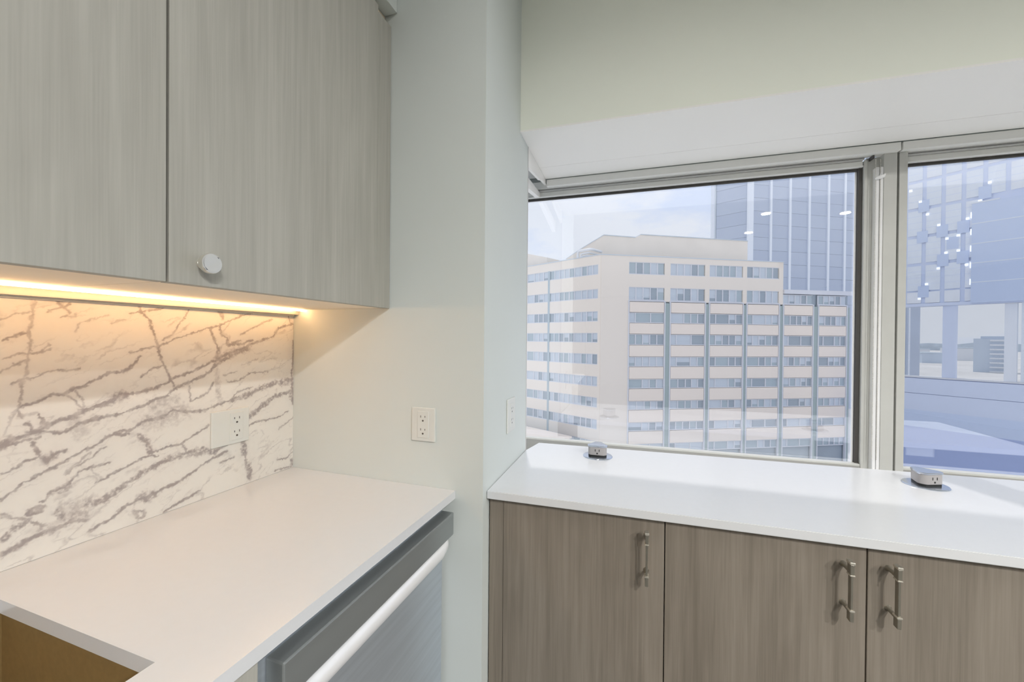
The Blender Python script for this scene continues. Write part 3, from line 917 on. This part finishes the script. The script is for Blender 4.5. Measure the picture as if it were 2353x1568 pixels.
def far_window(P, dx, dn, s0, s1, z0, z1, cols, light):
    fr = bmesh.new()
    for lo, hi in (((s0, -0.2, z0), (s1, -0.05, z0 + 0.12)), ((s0, -0.2, z1 - 0.10), (s1, -0.05, z1))):
        box(fr, lo, hi, lambda p: P + dx * p[0] + dn * p[1] + Vector((0, 0, p[2])))
    tot = sum(cols)
    x = s0
    spans = []
    for c in cols:
        x2 = x + (s1 - s0) * c / tot
        spans.append((x, x2))
        box(fr, (x - 0.07, -0.2, z0), (x + 0.07, -0.04, z1), lambda p: P + dx * p[0] + dn * p[1] + Vector((0, 0, p[2])))
        x = x2
    fo = solid('window', fr, M['w_frame'], bld)
    for a, b in spans:
        r = rnd.random()
        m = M['pane_c'] if r < light else (M['pane_a'] if r < light + (1 - light) * 0.5 else M['pane_b'])
        piece('pane', P, dx, dn, (a + 0.07, -0.3, z0 + 0.12), (b - 0.07, -0.16, z1 - 0.10), m, fo)
        if rnd.random() < 0.3:
            hgt = (z1 - z0) * rnd.uniform(0.3, 0.75)
            piece('blind', P, dx, dn, (a + 0.09, -0.158, z1 - 0.10 - hgt), (b - 0.09, -0.13, z1 - 0.12), M['pane_c'], fo)
for bi, (s0, s1) in enumerate(bays):
    for ri, (z1, z0) in enumerate(RRows):
        if bi >= 4 and ri == 0:
            continue
        if bi >= 4 and ri == 1:
            z1, z0 = 8.5, 7.0
        cols = [1, 1, 1, 1, 1] if ri < 2 else rnd.choice(patt)
        far_window(PZ, dR, nR, s0, s1, z0, z1, cols, 0.45 if ri == 0 else 0.25)
    # spandrels between the rows
    for ri in range(1, 9):
        zt_ = RRows[ri - 1][1]
        zb_ = RRows[ri][0]
        if ri == 1:
            if bi < 4:
                slab('spandrel', PZ, dR, nR, (s0, -0.5, zb_), (s1, 0.0, zt_))
            continue
        if ri == 2:
            zt_ = 6.85
        slab('spandrel', PZ, dR, nR, (s0 + 0.12, -0.4, zb_ + 0.05), (s1 - 0.12, 0.12, zt_ - 0.05), M['spandrel'])
    # white frame round each lower bay
    slab('bay_frame', PZ, dR, nR, (s0 - 0.12, -0.2, 6.88), (s1 + 0.12, 0.10, 7.02), M['w_frame'])
    for sx in (s0 - 0.1, s1 - 0.05):
        slab('bay_frame', PZ, dR, nR, (sx, -0.2, GZ), (sx + 0.15, 0.16, 6.88), M['w_frame'])
for (s0, s1), (s2, s3) in zip(bays, bays[1:] + [(42.2, 0)]):
    slab('fin', PZ, dR, nR, (s1 + 0.1, -0.3, GZ), (s2 - 0.1, 0.05, 6.7), M['fin'])
# left facade: ribbon windows
LRows = [(12.2, 10.7), (8.63, 7.2), (5.37, 3.84), (2.19, 0.73), (-0.9, -2.5), (-4.2, -5.7), (-7.3, -8.8), (-10.5, -12.0), (-13.7, -15.1)]
slab('parapet', PZ, dL, nL, (0.02, -0.5, 12.2), (24, 0.0, 13.5))
slab('parapet_cap', PZ, dL, nL, (0.0, -0.7, 13.5), (24, 0.08, 13.62), M['pane_c'])
slab('corner_pier', PZ, dL, nL, (0.02, -0.5, GZ), (0.45, 0.0, 12.2))
slab('wing_wall', PZ, dL, nL, (15.6, -0.4, GZ), (24, -0.02, 12.2))
for ri in range(len(LRows)):
    z1, z0 = LRows[ri]
    far_window(PZ, dL, nL, 0.45, 9.6, z0, z1, [1, 1, 1, 1.4, 1, 1, 1, 1, 1], 0.55)
    far_window(PZ, dL, nL, 9.95, 15.6, z0, z1, [1, 1, 1, 1.5, 1], 0.35)
    zn = LRows[ri + 1][0] if ri + 1 < len(LRows) else GZ
    slab('spandrel', PZ, dL, nL, (0.45, -0.4, zn), (24, 0.0, z0))
slab('fin', PZ, dL, nL, (9.58, -0.3, GZ), (9.97, 0.04, 12.2), M['pane_a'])
# penthouse
bm = bmesh.new()
prism(bm, [(-1.41, 13.2), (-1.41, 15.31), (2.19, 17.58), (7.5, 17.45), (8.38, 17.95), (27.4, 17.78), (27.4, 13.2)], -4.6, -13, FR)
ph = solid('penthouse', bm, M['beige'], bld)
for (a, za), (b, zb_) in (((-1.41, 15.31), (2.19, 17.58)), ((2.19, 17.58), (7.5, 17.45)), ((8.38, 17.95), (27.4, 17.78))):
    bm = bmesh.new()
    prism(bm, [(a, za), (b, zb_), (b, zb_ + 0.12), (a, za + 0.12)], -4.5, -13.1, FR)
    solid('roof_edge', bm, M['pane_c'], ph)
bm = bmesh.new()
prism(bm, [(11.54, 13.2), (11.54, 14.92), (16.26, 16.25), (24, 17.6), (24, 13.2)], -1.5, -5, FL)
solid('penthouse', bm, M['beige'], bld)
# roof ducts
dt = empt('roof_duct', 'white curved ventilation ducts on the roof of the beige building', 'duct', tuple(FL((3.4, -1.0, 13.6))))
for s0, z, s1, rr in ((4.75, 14.83, 2.5, 0.2), (4.2, 14.36, 2.9, 0.13), (4.1, 13.98, 3.1, 0.12)):
    b = bmesh.new()
    zl = 13.3
    bend = min(0.35, z - zl - 0.1)
    tube(b, [FL((s0, -0.9, zl)), FL((s0, -0.9, z - bend)), FL((s0 - 0.04, -0.9, z - bend * 0.5)), FL((s0 - 0.14, -0.9, z - bend * 0.14)), FL((s0 - bend, -0.9, z)), FL((s1, -0.9, z)), FL((s1 - 0.2, -1.3, z)), FL((s1 - 0.2, -3.6, z))], rr, 12)
    smooth(obj('pipe', b, M['duct'], dt))
# low roof in front of the left wing
lr = empt('low_building', 'low grey-blue flat roof in front of the beige building', 'building', tuple(FL((8, 6, GZ))))
obj('block', B((3.0, 3.0, GZ), (22, 14.0, -13.2), FL), M['far'], lr)
obj('parapet', B((2.8, 2.8, -13.2), (22.2, 14.2, -12.9), FL), M['spandrel'], lr)

# ------------------------------------------------------------------ ribbed tower
T0 = Vector((27.332, 124.291, 0)); dT = Vector((0.87, 0.493, 0)).normalized(); nT = Vector((dT.y, -dT.x, 0))
dTL = Vector((-0.91, 0.415, 0)).normalized(); nTL = Vector((-dTL.y, dTL.x, 0))
if nTL.y > 0:
    nTL = -nTL
tw = empt('ribbed_tower', 'tall blue-grey glass tower with white vertical ribs, behind the beige building', 'tower', (T0.x, T0.y, GZ))
bm = bmesh.new()
e = T0 + dT * 60; g = T0 + dTL * 9.15
prism(bm, [(q.x, q.y) for q in (T0 - nT * 0.3, e - nT * 0.3, e - nT * 30, g + Vector((3, 30, 0)), g - nTL * 0.3)], GZ, 95, lambda p: Vector((p[0], p[2], p[1])))
solid('core', bm, M['tower_b'], tw)
ribs = [0.0, 6.383, 12.62, 18.989, 25.495, 31.2, 37.0, 43, 49, 55]
for i, s in enumerate(ribs):
    hw = 0.75 if i == 0 else 0.33
    piece('rib', T0, dT, nT, (s - hw, -0.35, GZ), (s + hw, 0.35, 94), M['rib'], tw)
piece('rib', T0, dTL, nTL, (8.75, -0.35, GZ), (9.15, 0.2, 94), M['pane_c'], tw)
rt = random.Random(3)
for i in range(7):
    for fl in range(15):
        z = 1.0 + fl * 3.6
        m = M['tower_a'] if rt.random() < 0.6 else M['tower_b']
        piece('glass_panel', T0, dT, nT, (ribs[i] + 0.3, -0.3, z), (ribs[i + 1] - 0.3, 0.02, z + 3.55), m, tw)
for fl in range(15):
    z = 1.0 + fl * 3.6
    piece('glass_panel', T0, dTL, nTL, (0.7, -0.3, z), (8.7, 0.02, z + 3.55), M['tower_a'] if fl % 2 else M['tower_b'], tw)

# ------------------------------------------------------------------ mirrored office tower with an open level
Q0 = Vector((36.615, 63.976, 0)); dQ = Vector((0.775, -0.632, 0)).normalized(); nQ = Vector((dQ.y, -dQ.x, 0))
ot = empt('office_tower', 'blue glass office tower with an open skyview level, seen through the window by the mullion', 'tower', (Q0.x, Q0.y, GZ))
SL, SR = -6.3, 24.0
def qp(name, lo, hi, m):
    return piece(name, Q0, dQ, nQ, lo, hi, m, ot)
qp('upper_wall', (SL, -1.2, 5.85), (SR, -0.2, 40), M['gt_pier'])
qp('lower_wall', (SL, -1.2, GZ), (SR, -0.2, -3.4), M['gt_wall'])
qp('rail', (SL, -0.9, -3.42), (SR, 0.05, -3.22), M['w_frame'])
qp('pillar', (-0.60, -1.0, -3.4), (0.58, -0.25, 5.85), M['gt_pier'])
qp('pillar', (4.38, -1.0, -3.4), (5.3, -0.25, 5.85), M['gt_b'])
qp('pillar', (5.6, -1.0, -3.4), (SR, -0.25, 5.85), M['gt_a'])
qp('head_band', (SL, -0.3, 5.85), (SR, 0.0, 6.25), M['gt_pier'])
piers = [-7.4 + 1.72 * i for i in range(0, 9)]
rq = random.Random(8)
for i in range(8):
    a, b = max(piers[i] + 0.2, SL), piers[i + 1] - 0.2
    a -= 0.12; b -= 0.12
    if a < 1.6:
        qp('glass_panel', (a, -0.3, 6.3), (b, 0.02, 7.75), M['gt_b'])
    for fl in range(1, 6):
        z = 7.75 + (fl - 1) * 3.62
        if a > 1.6 and z < 16.5:
            continue
        m = M['gt_a'] if rq.random() < 0.5 else M['gt_b']
        qp('glass_panel', (a, -0.3, z + 0.2), (b, 0.02, z + 3.42), m)
        for kk in range(1, 4):
            qp('glazing_bar', (a, 0.0, z + 0.2 + kk * 0.82), (b, 0.035, z + 0.24 + kk * 0.82), M['gt_pier'])
for s, z in ((-2.405, 18.87), (-0.71, 15.27), (1.08, 15.4), (-0.62, 11.57), (1.08, 11.69), (2.77, 19.1), (-2.33, 7.77), (-2.5, 14.9), (0.2, 13.6)):
    qp('vent_panel', (s - 0.5, -0.1, z - 0.75), (s + 0.5, 0.09, z + 0.75), M['gt_dark'])
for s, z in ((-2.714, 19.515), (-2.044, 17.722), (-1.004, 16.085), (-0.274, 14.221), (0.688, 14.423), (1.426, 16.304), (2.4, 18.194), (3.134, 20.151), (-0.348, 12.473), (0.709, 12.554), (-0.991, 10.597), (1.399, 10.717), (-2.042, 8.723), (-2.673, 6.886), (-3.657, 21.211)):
    qp('facade_speck', (s - 0.14, 0.0, z - 0.13), (s + 0.14, 0.14, z + 0.13), M['fac_speck'])  # small pale emissive blocks
bx = qp('projecting_bay', (1.85, -0.3, 6.0), (9.5, 0.6, 17.85), M['gt_dark'])
qp('bay_coping', (1.80, -0.3, 17.85), (4.0, 0.65, 18.0), M['rib'])
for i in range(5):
    qp('bay_dash', (1.74, 0.3, 8.2 + i * 2.0), (1.82, 0.62, 8.9 + i * 2.0), M['fac_speck'])  # short pale emissive marks along the bay edge
for z in (8.4, 10.7, 13.0, 15.4):
    qp('bay_joint', (1.86, 0.6, z), (9.4, 0.63, z + 0.10), M['gt_a'])
for z0_, z1_, mm in ((-5.4, -3.5, M['gt_pier']), (-7.6, -5.5, M['gt_pier']), (-9.8, -7.65, M['gt_dark']), (-12.4, -9.85, M['gt_wall']), (-16, -12.45, M['gt_wall'])):
    qp('base_panel', (SL, -0.25, z0_ - 0.05), (SR, 0.02, z1_), mm)

# ------------------------------------------------------------------ far city beyond the open level
fb = empt('apartment_block', 'distant apartment block with striped balconies, seen through the open level', 'building', (213.1, 345.5, GZ))
FBX = Vector((0.85, -0.52, 0)).normalized(); FBN = Vector((FBX.y, -FBX.x, 0))
FB = Vector((213.1, 345.5, 0))
piece('core', FB, FBX, FBN, (-8, -14, GZ), (8, 0, 3.6), M['far'], fb)
piece('roof_room', FB, FBX, FBN, (-5, -10, 3.6), (5, -2, 5.2), M['far'], fb)
for i in range(8):
    piece('balcony', FB, FBX, FBN, (-1.0, 0, -20 + 2.9 * i + 1.6), (8.2, 1.2, -20 + 2.9 * i + 2.6), M['far_stripe'], fb)
for x, y, ww, hh, mm, lb in ((260.7, 530.5, 11, 12, 'far_stripe', 'low pale building far away, nearest the mullion in the first opening'),
                             (251.6, 485.2, 9, 9, 'far', 'low blue-grey building far away, beside the pillar of the open level'),
                             (326.2, 563.3, 16, 13, 'far_stripe', 'low pale building far away, left of the striped apartment block')):
    t = thing('far_building', lb, 'building', (x, y, GZ))
    obj('block', B((x - ww, y - 12, GZ), (x + ww, y + 12, GZ + hh)), M[mm], t)
    obj('roof', B((x - ww - 0.5, y - 12.5, GZ + hh), (x + ww + 0.5, y + 12.5, GZ + hh + 0.8)), M['tree'], t)
# distant wooded ridge
bm = bmesh.new()
pts = []
n = 60
for i in range(n + 1):
    pts.append((-1400 + 2800 * i / n, GZ + 14 + 5 * math.sin(i * 0.9) + 4 * math.sin(i * 2.3 + 1)))
prism(bm, [(-1400, GZ)] + pts + [(1400, GZ)], 0, 60, lambda p: Vector((700 + p[0] * 0.86 + p[1] * 0.5, 1150 - p[0] * 0.5 + p[1] * 0.86, p[2])))
struct('hills', bm, M['tree'])
